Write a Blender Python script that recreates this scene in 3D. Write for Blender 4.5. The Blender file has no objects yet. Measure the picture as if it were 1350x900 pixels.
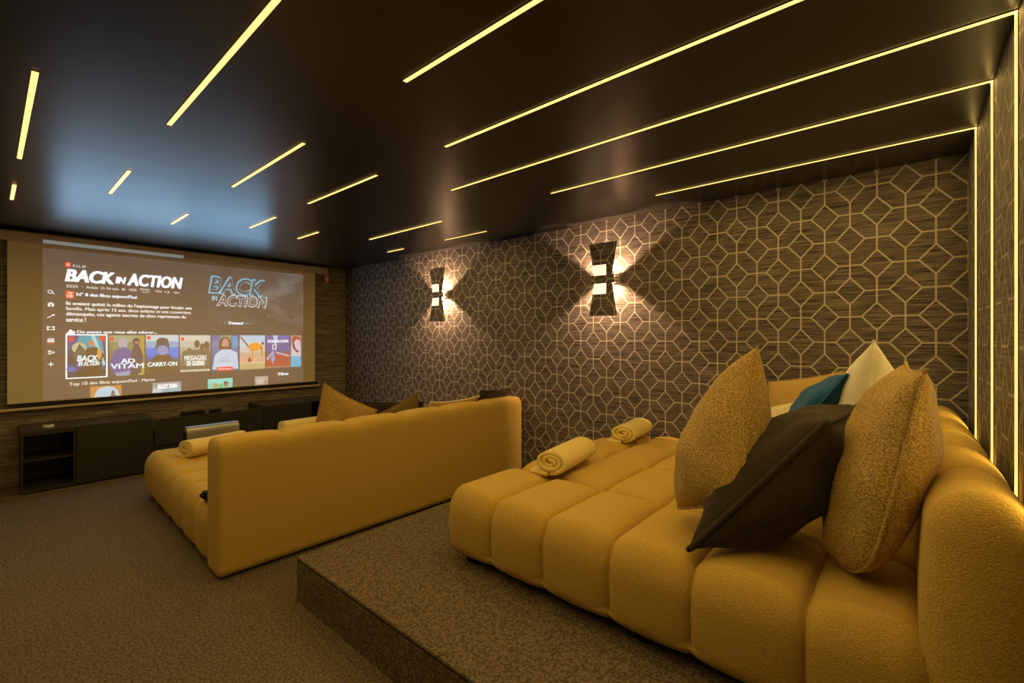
import bpy, bmesh, math, random
from mathutils import Vector, Matrix, noise
random.seed(7)
SC = bpy.context.scene
COL = SC.collection

# ------------------------------------------------------------------ camera
FPX, PCX, PCY = 597.4, 675.0, 444.4
YAW = math.radians(49.24)
EYE = Vector((0, 0, 1.42))
FW = Vector((math.sin(YAW), math.cos(YAW), 0))
RT = Vector((math.cos(YAW), -math.sin(YAW), 0))
cam = bpy.data.cameras.new('camera')
cam.sensor_width = 36.0
cam.lens = FPX * 36.0 / 1350
cam.shift_x = 0
cam.shift_y = (PCY - 450) / 1350
cam.clip_start = 0.02
camo = bpy.data.objects.new('camera', cam)
camo.location = EYE
camo.rotation_euler = (math.pi / 2, 0, -YAW)
COL.objects.link(camo)
SC.camera = camo

def on(x, y, ax, v):
    """point of the photograph's pixel (x, y) on the plane axis = v"""
    d = FW + RT * ((x - PCX) / FPX) + Vector((0, 0, (PCY - y) / FPX))
    return EYE + d * ((v - EYE[ax]) / d[ax])

# ------------------------------------------------------------------ room size
XW, YF, YB, XL, ZC = 3.60, 6.477, -0.279, -1.75, 2.457

# ------------------------------------------------------------------ materials
def mat(name):
    m = bpy.data.materials.new(name)
    m.use_nodes = True
    nt = m.node_tree
    return m, nt, nt.nodes['Principled BSDF']

def plain(name, col, rough=.5, metal=0, emit=None, es=1.0, spec=.5):
    m, nt, b = mat(name)
    b.inputs['Base Color'].default_value = (*col, 1)
    b.inputs['Roughness'].default_value = rough
    b.inputs['Metallic'].default_value = metal
    b.inputs['Specular IOR Level'].default_value = spec
    if emit:
        b.inputs['Emission Color'].default_value = (*emit, 1)
        b.inputs['Emission Strength'].default_value = es
    return m

class NB:
    def __init__(s, nt): s.nt = nt
    def n(s, t, **k):
        nd = s.nt.nodes.new(t)
        for a, v in k.items(): setattr(nd, a, v)
        return nd
    def link(s, a, b): s.nt.links.new(a, b)
    def m(s, op, a, b=None, c=None):
        nd = s.n('ShaderNodeMath', operation=op)
        for i, v in enumerate((a, b, c)):
            if v is None: continue
            if isinstance(v, (int, float)): nd.inputs[i].default_value = v
            else: s.link(v, nd.inputs[i])
        return nd.outputs[0]
    def mix(s, fac, a, b):
        nd = s.n('ShaderNodeMix', data_type='RGBA')
        for i, v in ((0, fac), (6, a), (7, b)):
            if isinstance(v, (int, float)): nd.inputs[i].default_value = v
            elif isinstance(v, tuple): nd.inputs[i].default_value = (*v, 1)
            else: s.link(v, nd.inputs[i])
        return nd.outputs[2]
    def noise(s, vec, scale, detail=2, rough=.5):
        nd = s.n('ShaderNodeTexNoise')
        nd.inputs['Scale'].default_value = scale
        nd.inputs['Detail'].default_value = detail
        nd.inputs['Roughness'].default_value = rough
        s.link(vec, nd.inputs['Vector'])
        return nd.outputs['Fac']
    def coords(s): return s.n('ShaderNodeTexCoord').outputs['Object']
    def scaled(s, vec, sc):
        nd = s.n('ShaderNodeVectorMath', operation='MULTIPLY')
        s.link(vec, nd.inputs[0]); nd.inputs[1].default_value = sc
        return nd.outputs[0]
    def ramp(s, fac, lo, hi):
        nd = s.n('ShaderNodeMapRange')
        s.link(fac, nd.inputs[0]); nd.inputs[1].default_value = lo; nd.inputs[2].default_value = hi
        return nd.outputs[0]
    def bump(s, bsdf, h, dist, strength=1.0):
        nd = s.n('ShaderNodeBump')
        nd.inputs['Distance'].default_value = dist
        nd.inputs['Strength'].default_value = strength
        s.link(h, nd.inputs['Height']); s.link(nd.outputs[0], bsdf.inputs['Normal'])

def fabric(name, c1, c2, scale=260, rough=.9, dist=.002, sheen=.15, lo=.35, hi=.65, streak=None):
    m, nt, b = mat(name); k = NB(nt)
    co = k.coords()
    v = k.scaled(co, streak) if streak else co
    f = k.noise(v, scale, 3, .6)
    f2 = k.noise(co, 9, 3)
    fac = k.m('ADD', k.m('MULTIPLY', k.ramp(f, lo, hi), .8), k.m('MULTIPLY', f2, .2))
    k.link(k.mix(fac, c1, c2), b.inputs['Base Color'])
    b.inputs['Roughness'].default_value = rough
    b.inputs['Specular IOR Level'].default_value = .2
    b.inputs['Sheen Weight'].default_value = sheen
    b.inputs['Sheen Roughness'].default_value = .5
    k.bump(b, f, dist)
    return m

def lattice_wall(name, ui, a, bb, u0, v0, bg1, bg2, line, pattern=True, w=.0042):
    """grasscloth with horizontal fibres; optional lattice of diamonds and crosses"""
    m, nt, b = mat(name); k = NB(nt)
    co = k.coords()
    sep = k.n('ShaderNodeSeparateXYZ'); k.link(co, sep.inputs[0])
    u, v = sep.outputs[ui], sep.outputs[2]
    fib = k.noise(k.scaled(co, (5, 5, 170)), 1.0, 3, .65)
    fib2 = k.noise(k.scaled(co, (1.6, 1.6, 70)), 1.0, 2, .5)
    fac = k.m('ADD', k.m('MULTIPLY', k.ramp(fib, .40, .62), .7), k.m('MULTIPLY', k.ramp(fib2, .3, .7), .3))
    col = k.mix(fac, bg1, bg2)
    if pattern:
        hw, hh = .555, .53
        def fold(s, o, p):
            t = k.m('DIVIDE', k.m('SUBTRACT', s, o), p)
            t = k.m('SUBTRACT', k.m('FLOORED_MODULO', k.m('ADD', t, 1), 2), 1)
            return k.m('ABSOLUTE', t)
        x, y = fold(u, u0, a), fold(v, v0, bb)
        ix, iy = k.m('SUBTRACT', 1, x), k.m('SUBTRACT', 1, y)
        A, B = hw * a, hh * bb
        sc = A * B / math.hypot(A, B)
        def dia(p, q):
            return k.m('MULTIPLY', k.m('ABSOLUTE', k.m('SUBTRACT', k.m('ADD', k.m('DIVIDE', p, hw), k.m('DIVIDE', q, hh)), 1)), sc)
        def seg(p, pl, q, lim):       # line p = 0 where q > lim
            out = k.m('MULTIPLY', k.m('LESS_THAN', q, lim), 1.0)
            return k.m('ADD', k.m('MULTIPLY', p, pl), out)
        d = dia(x, y)
        for e in (dia(ix, iy), seg(x, a, y, hh), seg(ix, a, iy, hh), seg(y, bb, x, hw), seg(iy, bb, ix, hw)):
            d = k.m('MINIMUM', d, e)
        mr = k.n('ShaderNodeMapRange'); k.link(d, mr.inputs[0])
        mr.inputs[1].default_value = w + .0012; mr.inputs[2].default_value = w - .0012
        mk = mr.outputs[0]
        col = k.mix(mk, col, line)
        k.bump(b, k.m('ADD', fac, k.m('MULTIPLY', mk, .8)), .0012, .6)
    else:
        k.bump(b, fac, .0015, .7)
    k.link(col, b.inputs['Base Color'])
    b.inputs['Roughness'].default_value = .7
    b.inputs['Specular IOR Level'].default_value = .12
    return m

def carpet_mat():
    m, nt, b = mat('carpet'); k = NB(nt)
    co = k.coords()
    f = k.noise(co, 160, 3, .75)
    g = k.noise(co, 80, 2, .6)
    h = k.noise(co, 4, 2)
    fac = k.m('ADD', k.m('ADD', k.m('MULTIPLY', k.ramp(f, .38, .62), .35), k.m('MULTIPLY', k.ramp(g, .41, .59), .55)), k.m('MULTIPLY', h, .15))
    k.link(k.mix(fac, (.075, .058, .041), (.305, .240, .180)), b.inputs['Base Color'])
    b.inputs['Roughness'].default_value = .95
    b.inputs['Specular IOR Level'].default_value = .1
    k.bump(b, k.m('ADD', f, g), .008)
    return m

def ceiling_mat():
    m, nt, b = mat('satin black paint'); k = NB(nt)
    co = k.coords()
    f = k.noise(k.scaled(co, (1.0, 3.0, 1)), 1.6, 3)
    b.inputs['Base Color'].default_value = (.022, .020, .019, 1)
    r = k.n('ShaderNodeMapRange'); k.link(f, r.inputs[0])
    r.inputs[3].default_value = .27; r.inputs[4].default_value = .34
    k.link(r.outputs[0], b.inputs['Roughness'])
    b.inputs['Specular IOR Level'].default_value = .55
    return m

M = {}
M['carpet'] = carpet_mat()
M['ceiling'] = ceiling_mat()
LAT = dict(bg1=(.026, .022, .021), bg2=(.245, .208, .200), line=(.48, .435, .41))
M['wall_right'] = lattice_wall('lattice grasscloth', 1, .1338, .1633, -.147, 2.04 - .1633 - .03 + .03, **LAT)
M['wall_back'] = lattice_wall('lattice grasscloth back', 0, .1338, .1633, 3.6, 2.04, bg1=(.10, .09, .08), bg2=(.24, .22, .20), line=(.42, .37, .33))
M['wall_front'] = lattice_wall('plain grasscloth', 0, .1, .1, 0, 0, (.07, .060, .050), (.40, .34, .285), (.5, .5, .5), pattern=False)
M['sofa'] = fabric('mustard boucle', (.50, .335, .075), (.68, .465, .115), 190, .92, .004, .08)
M['leg'] = plain('black leg', (.012, .011, .01), .85, spec=.2)
M['gold'] = fabric('gold lurex', (.20, .125, .028), (.76, .53, .18), 165, .5, .003, .1, .40, .63, (1, 1, 1.6))
M['camel'] = fabric('camel velvet', (.42, .27, .08), (.56, .37, .12), 160, .8, .001)
M['olive'] = fabric('olive fabric', (.15, .105, .035), (.22, .155, .055), 200, .85, .001)
M['brown'] = fabric('dark brown linen', (.022, .017, .012), (.062, .047, .033), 210, .9, .0018, .1)
M['teal'] = fabric('teal fabric', (.006, .065, .20), (.015, .12, .36), 170, .8, .001)
M['white'] = fabric('cream cotton', (.80, .77, .62), (.90, .86, .72), 120, .9, .0008)
M['ribbed'] = fabric('pale knit', (.55, .48, .30), (.80, .72, .48), 70, .9, .002, streak=(1, 1, 3))
M['towel'] = fabric('towelling', (.72, .57, .18), (.86, .70, .27), 320, .95, .0016, .25)
M['cabinet'] = plain('black brown cabinet', (.030, .027, .025), .42)
M['cabinet_in'] = plain('cabinet inside', (.016, .014, .012), .6)
M['steel'] = plain('brushed grey', (.34, .34, .35), .3, .6)
M['channel'] = plain('black channel', (.012, .011, .010), .4)
M['led'] = plain('led diffuser', (.8, .7, .4), .4, emit=(1.15, .80, .26), es=1.0)
M['fabric_screen'] = plain('screen fabric', (.78, .70, .62), .9, spec=.1)
M['casing'] = plain('screen casing', (.58, .50, .42), .5)
M['bar'] = plain('weight bar', (.70, .58, .45), .4)
M['hem'] = plain('black hem', (.012, .011, .01), .7)
M['black'] = plain('black plastic', (.012, .012, .013), .35)
M['puck'] = plain('white plastic', (.75, .70, .62), .4)
M['orange'] = plain('orange tag', (.75, .25, .06), .5)
M['sconce'] = M['wall_right']
M['dark_trim'] = plain('dark trim', (.03, .026, .022), .5)
M['pane'] = plain('frosted pane', (.9, .8, .7), .4, emit=(1, .72, .48), es=1.35)
M['bulb'] = plain('bulb', (.9, .8, .7), .3, emit=(1, .75, .45), es=12)

# ------------------------------------------------------------------ helpers
def link(name, bm, m, parent=None, smooth=False):
    me = bpy.data.meshes.new(name)
    bm.normal_update()
    bm.to_mesh(me); bm.free()
    for q in (m if isinstance(m, (list, tuple)) else [m]): me.materials.append(q)
    if smooth:
        for p in me.polygons: p.use_smooth = True
    o = bpy.data.objects.new(name, me)
    COL.objects.link(o)
    if parent is not None: o.parent = parent
    return o

def root(name, loc=(0, 0, 0), rz=0):
    o = bpy.data.objects.new(name, None)
    o.empty_display_size = .05
    o.location = loc; o.rotation_euler = (0, 0, rz)
    COL.objects.link(o)
    return o

def tag(o, label, cat, group=None, kind=None):
    o['label'] = label; o['category'] = cat
    if group: o['group'] = group
    if kind: o['kind'] = kind
    return o

def struct(o, label=None, cat=None):
    o['kind'] = 'structure'
    if label: o['label'] = label
    if cat: o['category'] = cat
    return o

def box(bm, x0, x1, y0, y1, z0, z1, bev=0):
    r = bmesh.ops.create_cube(bm, size=1)
    for v in r['verts']:
        v.co = Vector((x0 + (v.co.x + .5) * (x1 - x0), y0 + (v.co.y + .5) * (y1 - y0), z0 + (v.co.z + .5) * (z1 - z0)))
    if bev:
        es = list({e for v in r['verts'] for e in v.link_edges})
        bmesh.ops.bevel(bm, geom=es, offset=bev, segments=2, affect='EDGES')

def B(*boxes, bev=0):
    bm = bmesh.new()
    for b in boxes: box(bm, *b, bev=bev)
    return bm

def prism(bm, pts, n):
    """extrude the polygon pts (3D) by the vector n"""
    a = [bm.verts.new(p) for p in pts]
    b = [bm.verts.new(Vector(p) + Vector(n)) for p in pts]
    bm.faces.new(a); bm.faces.new(b[::-1])
    for i in range(len(a)):
        j = (i + 1) % len(a)
        bm.faces.new((a[i], b[i], b[j], a[j]))
    bmesh.ops.recalc_face_normals(bm, faces=bm.faces)

def tube(bm, pts, r, closed=False, seg=8):
    n = len(pts); rings = []
    for i, p in enumerate(pts):
        a = pts[(i - 1) % n] if (closed or i > 0) else p
        b = pts[(i + 1) % n] if (closed or i < n - 1) else p
        t = (b - a).normalized()
        up = Vector((0, 0, 1)) if abs(t.z) < .9 else Vector((1, 0, 0))
        s = t.cross(up).normalized(); w = s.cross(t)
        rings.append([bm.verts.new(p + (s * math.cos(q) + w * math.sin(q)) * r) for q in [2 * math.pi * j / seg for j in range(seg)]])
    for i in range(n if closed else n - 1):
        A, C = rings[i], rings[(i + 1) % n]
        for j in range(seg):
            bm.faces.new((A[j], A[(j + 1) % seg], C[(j + 1) % seg], C[j]))
    if not closed:
        bm.faces.new(rings[0][::-1]); bm.faces.new(rings[-1])

# ------------------------------------------------------------------ room shell
struct(link('floor', B((XL - .1, XW + .1, YB - .1, YF + .1, -.1, 0)), M['carpet']), 'brown flecked carpet floor', 'floor')
struct(link('ceiling', B((XL - .1, XW + .1, YB - .1, YF + .1, ZC, ZC + .1)), M['ceiling']), 'satin black ceiling with light strips', 'ceiling')
struct(link('wall_right', B((XW, XW + .1, YB - .1, YF + .1, 0, ZC)), M['wall_right']), 'wall papered with a lattice of diamonds', 'wall')
struct(link('wall_front', B((XL - .1, XW, YF, YF + .1, 0, ZC)), M['wall_front']), 'brown grasscloth wall behind the screen', 'wall')
struct(link('wall_back', B((XL - .1, XW, YB - .1, YB, 0, ZC)), M['wall_back']), 'patterned wall with upright light strips behind the rear sofa', 'wall')
struct(link('wall_left', B((XL - .1, XL, YB, YF, 0, ZC)), M['wall_front']), 'plain grasscloth wall', 'wall')

PX0, PY1, PZ = 1.095, 2.481, .234
plat = root('floor_platform', (0, 0, 0))
struct(plat, 'raised carpeted platform under the rear sofa', 'platform')
link('platform_body', B((PX0, XW - .001, YB + .001, PY1, 0, PZ - .022), (PX0, XW - .001, YB + .001, PY1, PZ - .014, PZ), (PX0 + .006, XW - .001, YB + .001, PY1 - .006, PZ - .03, PZ - .006), bev=.003), M['carpet'], plat)
link('nosing', B((PX0 + .003, XW - .002, YB + .002, PY1 - .003, PZ - .021, PZ - .0145)), M['dark_trim'], plat)

# slatted slot, mostly standing in for shadow, where ceiling and patterned wall meet
vent_shade = tag(root('ceiling_vent_shade', (3.545, 2.78, ZC)), 'dark slatted slot, mostly standing in for shadow, in the ceiling above the patterned wall between the two sconces', 'vent_shade')
link('frame', B((-.05, -.042, -.42, .42, -.006, .0), (.042, .05, -.42, .42, -.006, 0), (-.05, .05, -.42, -.412, -.006, 0), (-.05, .05, .412, .42, -.006, 0)), M['channel'], vent_shade)
link('slats', B(*[(-.042 + .02 * i, -.032 + .02 * i, -.41, .41, -.004, 0) for i in range(5)]), M['channel'], vent_shade)

# ------------------------------------------------------------------ light strips
LEDW = .010
def strip(x, y0, y1, label, wall=None, power=2.25, group='light strips in the ceiling'):
    t = tag(root('led_strip', (x, (y0 + y1) / 2, ZC)), label, 'light strip', group)
    L = (y1 - y0) / 2
    chan = [(-LEDW - .003, -LEDW, -L, L, -.0025, 0), (LEDW, LEDW + .003, -L, L, -.0025, 0), (-LEDW - .003, LEDW + .003, L, L + .006, -.0025, 0), (-LEDW - .003, LEDW + .003, -L - .006 if wall is None else -L, -L, -.0025, 0)]
    link('diffuser', B((-LEDW, LEDW, -L, L, -.002, 0)), M['led'], t)
    def lamp(loc, rot, length, k=1.0):
        l = bpy.data.lights.new('strip_light', 'AREA')
        l.shape = 'RECTANGLE'; l.size = LEDW * 2; l.size_y = length
        l.energy = power * length * k; l.color = LEDCOL
        o = bpy.data.objects.new('strip_light', l); COL.objects.link(o)
        o.parent = t; o.location = loc; o.rotation_euler = rot
    lamp((0, 0, -.004), (0, 0, 0), 2 * L)
    lamp((0, 0, -.008), (math.pi, 0, 0), 2 * L, .035)     # light spilling sideways from the raised lens onto the ceiling
    if wall is not None:
        z1 = -(ZC - wall)
        yb = YB - (y0 + y1) / 2
        link('wall_diffuser', B((-.006, .006, yb, yb + .008, z1, -.002)), M['led'], t)
        chan += [(-.009, -.006, yb, yb + .0025, z1, 0), (.006, .009, yb, yb + .0025, z1, 0)]
        lamp((0, yb + .013, z1 / 2 - .01), (math.radians(90), 0, 0), -z1 - .03, .5)
    link('channel', B(*chan), M['channel'], t)
    return t
LEDCOL = (1.0, .645, .17)
y0w = YB + .001
strip(.125, 4.565, 5.084, 'shortest far light strip in the ceiling row at the left edge, by the screen', power=5.0)
strip(.125, 2.561, 3.884, 'ceiling light strip second from the screen in the row at the left edge')
strip(.125, -.2, 1.7, 'ceiling light strip by the rear wall in the leftmost row')
strip(-.40, 3.3, 4.6, 'ceiling light strip beyond the leftmost row toward the screen', power=5.0)
strip(-.40, .4, 2.4, 'long ceiling light strip beyond the leftmost row by the rear')
strip(-.92, 1.5, 3.0, 'outermost ceiling light strip over the open floor')
strip(.582, 3.641, 4.330, 'short ceiling light strip between the screen and the long one above the front sofa arm', power=5.0)
strip(.582, .3, 2.713, 'long slanting ceiling light strip running out of the top edge, nearest the open floor')
strip(1.107, 4.55, 5.07, 'smallest ceiling light strip closest above the middle of the screen', power=5.0)
strip(1.107, 2.418, 3.5, 'mid length ceiling light strip over the left end of the front sofa back')
strip(1.107, -.2, 1.529, 'long ceiling light strip over the left edge of the carpeted platform')
strip(1.63, 4.093, 4.69, 'short ceiling light strip in line above the right half of the screen', power=5.0)
strip(1.63, 2.544, 3.494, 'ceiling light strip in the middle of the room between two short ones')
strip(1.63, y0w, 1.886, 'long ceiling light strip over the left end of the rear sofa', wall=.8)
strip(2.14, 4.365, 4.82, 'short ceiling light strip above the right end of the screen', power=5.0)
strip(2.14, y0w, 2.411, 'longest ceiling light strip turning down the rear wall at the right edge', wall=.8)
strip(2.655, 3.118, 4.288, 'ceiling light strip near the far sconce, second row from the patterned wall', power=5.0)
strip(2.655, y0w, 1.919, 'ceiling light strip turning down the rear wall as the middle of three uprights', wall=.8)
strip(3.192, 4.425, 4.753, 'tiny ceiling light strip nearest the far end of the patterned wall', power=5.0)
strip(3.192, 3.078, 3.70, 'short ceiling light strip beside the patterned wall above the far sconce')
strip(3.192, y0w, 1.366, 'ceiling light strip nearest the patterned wall, turning down the rear wall', wall=.8)

# ------------------------------------------------------------------ sconces
SCW = 98.0
def sconce(yc, label):
    zc = 1.925
    t = tag(root('wall_sconce', (XW, yc, zc)), label, 'wall lamp', 'bow tie wall sconces')
    def pl(s):
        q = [(-.135, .318), (.135, .318), (.085, .036), (.036, .036), (.034, .128), (-.101, .128)]
        bm = bmesh.new()
        prism(bm, [(-.098, -u, s * v) for u, v in q], (.010, 0, 0))
        return bm
    for s, nm in ((1, 'upper_plate'), (-1, 'lower_plate')):
        o = link(nm, pl(s), M['sconce_plate'], t)
    link('mounting_bar', B((-.028, -.001, -.118, .118, -.036, .036), bev=.002), M['sconce_plate'], t)
    link('waist_bar', B((-.100, -.086, -.105, .122, -.035, .035), bev=.002), M['sconce_plate'], t)
    for s in (1, -1):
        bm = bmesh.new()
        box(bm, -.026, -.004, -.040, .040, *sorted((s * .036, s * .060)), bev=.004)
        link('bulb', bm, M['bulb'], t)
        bm = bmesh.new()      # frosted pane closing the notch of the plate
        prism(bm, [(-.092, -u, s * v) for u, v in ((-.088, .030), (.040, .030), (.040, .132), (-.104, .132))], (.004, 0, 0))
        link('frosted_pane', bm, M['pane'], t)
        l = bpy.data.lights.new('sconce_light', 'SPOT')
        l.energy = SCW; l.color = (1, .60, .30); l.spot_size = math.radians(122); l.spot_blend = .14
        l.shadow_soft_size = .022
        o = bpy.data.objects.new('sconce_light', l); COL.objects.link(o)
        o.parent = t; o.location = (-.078, 0, s * .004)
        o.rotation_euler = Vector((.42, 0, s * .91)).to_track_quat('-Z', 'Y').to_euler()   # leaning to the wall
def sconce_mat():
    return lattice_wall('sconce paper', 1, .1338, .1633, .02, .0, **LAT)
M['sconce_plate'] = sconce_mat()
sconce(1.958 + .02, 'bow tie wall sconce glowing on the patterned wall nearer to the rear sofa')
sconce(4.20, 'bow tie wall sconce glowing on the patterned wall nearer to the screen')

# ------------------------------------------------------------------ tufted upholstery
def tufted(x0, x1, y0, y1, z0, z1, xs, ys, r, gt, gs, w, step=.0125, rear_flat=False, belly=.0):
    """rounded upholstered block with sewn grooves along xs and ys"""
    bm = bmesh.new()
    def cusp(d):
        t = max(0, 1 - d / (w * 3.1))
        return .95 * (1 - math.sqrt(1 - t * t * .98)) / .86 * .7 + .42 * math.exp(-d / .009)
    def axis(a, b, seams=()):
        n = max(4, int(round((b - a) / step)))
        v = [a + (b - a) * i / n for i in range(n + 1)]
        for s_ in seams:
            v = [q for q in v if abs(q - s_) > .013 or q in (v[0], v[-1])] + [s_ + e for e in (-.011, -.005, 0, .005, .011)]
        return sorted(v)
    X, Y, Z = axis(x0, x1, xs), axis(y0, y1, ys), axis(z0, z1)
    def patch(A, Bv, f):
        g = [[bm.verts.new(f(a, b)) for b in Bv] for a in A]
        for i in range(len(A) - 1):
            for j in range(len(Bv) - 1):
                bm.faces.new((g[i][j], g[i + 1][j], g[i + 1][j + 1], g[i][j + 1]))
    patch(X, Y, lambda a, b: (a, b, z1)); patch(Y, X, lambda a, b: (b, a, z0))
    patch(Z, X, lambda a, b: (b, y0, a)) ; patch(X, Z, lambda a, b: (a, y1, b))
    patch(Y, Z, lambda a, b: (x0, a, b)); patch(Z, Y, lambda a, b: (x1, b, a))
    bmesh.ops.remove_doubles(bm, verts=bm.verts, dist=.0008)
    rx, ry, rz = r
    lo = Vector((x0 + rx, y0 + ry, z0 + rz * .6)); hi = Vector((x1 - rx, y1 - ry, z1 - rz))
    for v in bm.verts:
        p = v.co
        q = Vector([min(max(p[i], lo[i]), hi[i]) for i in range(3)])
        rr = (rx, ry, rz if p.z > q.z else rz * .6)
        e = Vector([(p[i] - q[i]) / rr[i] for i in range(3)])
        l = e.length
        if l < 1e-6: continue
        n = e / l
        pos = Vector([q[i] + rr[i] * n[i] for i in range(3)])
        nn = Vector([n[i] / rr[i] for i in range(3)]).normalized()
        top = max(0, nn.z)
        amp = gs + (gt - gs) * top
        if nn.z < -.3: amp *= .4
        gx = gy = 0
        if xs and abs(nn.x) < .92:
            dx = min(abs(pos.x - s) for s in xs); gx = cusp(dx)
            if rear_flat and nn.y < -.3: gx *= max(0, min(1, (pos.z - (z1 - .12)) / .1)) * .8
        if ys and abs(nn.y) < .92:
            dy = min(abs(pos.y - s) for s in ys); gy = cusp(dy)
        g = max(gx, gy) + .35 * min(gx, gy)
        if belly and top < .9:
            tz = (pos.z - z0) / (z1 - z0)
            pos += Vector((nn.x, nn.y, 0)) * belly * math.sin(math.pi * min(1, max(0, tz)))
        v.co = pos - nn * amp * g
    bmesh.ops.recalc_face_normals(bm, faces=bm.faces)
    return bm

def legs(t, pts, z0, z1):
    for x, y in pts:
        link('leg', B((x - .035, x + .035, y - .035, y + .035, z0, z1), bev=.004), M['leg'], t)

# rear sofa on the platform
S2 = tag(root('sofa', (1.60, YB, PZ)), 'mustard tufted daybed sofa on the carpeted platform against the rear wall', 'sofa', 'mustard daybed sofas')
ox, oy, oz = 1.60, YB, PZ
S2W = 1.97
seat_y = [y - oy for y in (1.53, 1.215, .888, .568, .226)]
seat_x = [x - ox for x in (2.155, 2.71, 3.265)]
link('seat', tufted(0, S2W, .21, 1.84 - oy, .035, .405, seat_x, seat_y, (.075, .08, .135), .066, .040, .055, belly=.018), M['sofa'], S2, True)
link('backrest', tufted(-.005, S2W + .005, .034, .226, .05, .800, [.38, .76, 1.14, 1.52], [], (.05, .100, .12), .034, .012, .055, belly=.02), M['sofa'], S2, True)
legs(S2, [(.1, 2.0), (S2W - .1, 2.0), (.1, .12), (S2W - .1, .12), (.1, 1.05)], 0, .06)

# front sofa, seen from behind
S1A = math.radians(-1.6)
S1 = tag(root('sofa', (.872, 2.985, 0), S1A), 'mustard tufted daybed sofa on the floor facing the screen, seen from behind', 'sofa', 'mustard daybed sofas')
S1W = 2.60
link('seat', tufted(-.01, S1W, .20, 2.12, .03, .412, [.53, 1.06, 1.6, 2.13], [.52, .83, 1.15, 1.47, 1.79], (.075, .075, .13), .060, .040, .055, belly=.015, step=.0145), M['sofa'], S1, True)
link('backrest', tufted(-.005, 2.675, 0, .235, .012, .816, [.40, .85, 1.30, 1.75, 2.2], [], (.03, .05, .085), .028, .0, .055, step=.014, rear_flat=True), M['sofa'], S1, True)
legs(S1, [(.12, 1.95), (S1W - .12, 1.95), (.12, .3), (S1W - .12, .3)], 0, .05)

# ------------------------------------------------------------------ pillows
def pillow(name, c00, c10, c11, c01, T, m, label, cat='pillow', group=None, pip=None, pinch=.07, N=30, seed=0, wr=.010, sag=0, pipr=.006, plump=.5, rnd=(0, 0)):
    """plump square cushion through four corner points, edges drawn in, wrinkled"""
    c00, c10, c11, c01 = map(Vector, (c00, c10, c11, c01))
    cen = (c00 + c10 + c11 + c01) / 4
    base = cen.copy(); base.z = min(c.z for c in (c00, c10, c11, c01))
    nrm = (c11 - c00).cross(c01 - c10).normalized()
    t = root(name, base)
    tag(t, label, cat, group)
    def surf(a, b, side):
        k = pinch
        a2 = a * (1 - k * (1 - b * b) * abs(a)); b2 = b * (1 - k * (1 - a * a) * abs(b))
        kr = rnd[0] + (rnd[1] - rnd[0]) * (b + 1) / 2
        a2, b2 = a2 * (1 - kr + kr * math.sqrt(1 - b * b / 2)), b2 * (1 - kr + kr * math.sqrt(1 - a * a / 2))
        u, v = (a2 + 1) / 2, (b2 + 1) / 2
        p = c00 * (1 - u) * (1 - v) + c10 * u * (1 - v) + c11 * u * v + c01 * (1 - u) * v
        h = max(0, (1 - a * a) * (1 - b * b)) ** plump
        q = Vector((a * 1.7 + seed, b * 1.7 - seed, side * .7))
        wob = noise.noise(q * 1.3) * 1.4 + noise.noise(q * 3.1) * .5
        edge = max(0, 1 - h)
        d = nrm * side * (T / 2 * h * (1 + .18 * noise.noise(q * .9)) + wr * wob * min(1, h * 2.5))
        p = p + d
        p.z -= sag * h * (1 - v)
        return p - base
    bm = bmesh.new()
    grid = {}
    def cosw(i): return -math.cos(math.pi * i / N) * .45 + (2 * i / N - 1) * .55
    for side in (1, -1):
        for i in range(N + 1):
            for j in range(N + 1):
                edge = i in (0, N) or j in (0, N)
                if edge and side == -1:
                    grid[(side, i, j)] = grid[(1, i, j)]; continue
                grid[(side, i, j)] = bm.verts.new(surf(cosw(i), cosw(j), side))
    for side in (1, -1):
        for i in range(N):
            for j in range(N):
                f = [grid[(side, i, j)], grid[(side, i + 1, j)], grid[(side, i + 1, j + 1)], grid[(side, i, j + 1)]]
                bm.faces.new(f if side == 1 else f[::-1])
    bmesh.ops.recalc_face_normals(bm, faces=bm.faces)
    link('cover', bm, m, t, True)
    ring = [(i, 0) for i in range(N)] + [(N, j) for j in range(N)] + [(i, N) for i in range(N, 0, -1)] + [(0, j) for j in range(N, 0, -1)]
    pts = [surf(cosw(i), cosw(j), 1) for i, j in ring]
    bm = bmesh.new(); tube(bm, pts, pipr, True)
    link('piping', bm, pip or m, t, True)
    return t

def P(x, y, X): return on(x, y, 0, X)

REAR = 'pillows piled on the rear sofa'
# standing gold pillow at the left of the pile
pillow('pillow', P(888, 676, 1.93), P(978, 672, 1.74), P(999, 456, 1.93), P(952, 520, 2.20), .30, M['gold'],
       'large shimmering gold pillow standing at the left of the pile on the rear sofa', group=REAR, seed=1.3, wr=.008, rnd=(.25, 0))
# dark brown pillow leaning across the middle
pillow('pillow', P(908, 724, 1.66), P(1090, 556, 1.80), P(1137, 531, 2.35), P(1010, 672, 2.2), .36, M['brown'],
       'dark brown pillow with a ridged seam leaning across the middle of the pile', group=REAR, seed=4.1, pipr=.011, wr=.012)
# gold pillow against the backrest
pillow('pillow', P(1082, 735, 2.05), P(1146, 785, 1.70), P(1222, 487, 1.74), P(1194, 477, 2.25), .235, M['gold'],
       'large shimmering gold pillow leaning on the backrest at the right of the pile', group=REAR, seed=8.7, wr=.010, rnd=(.8, 0))
# cream pillow with its corner up
pillow('pillow', P(1135, 640, 2.25), P(1152, 449, 2.25), P(1165, 500, 2.72), P(1120, 610, 2.72), .26, M['white'],
       'cream white pillow with one corner pointing straight up behind the dark brown pillow', group=REAR, seed=2.2, wr=.004)
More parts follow.
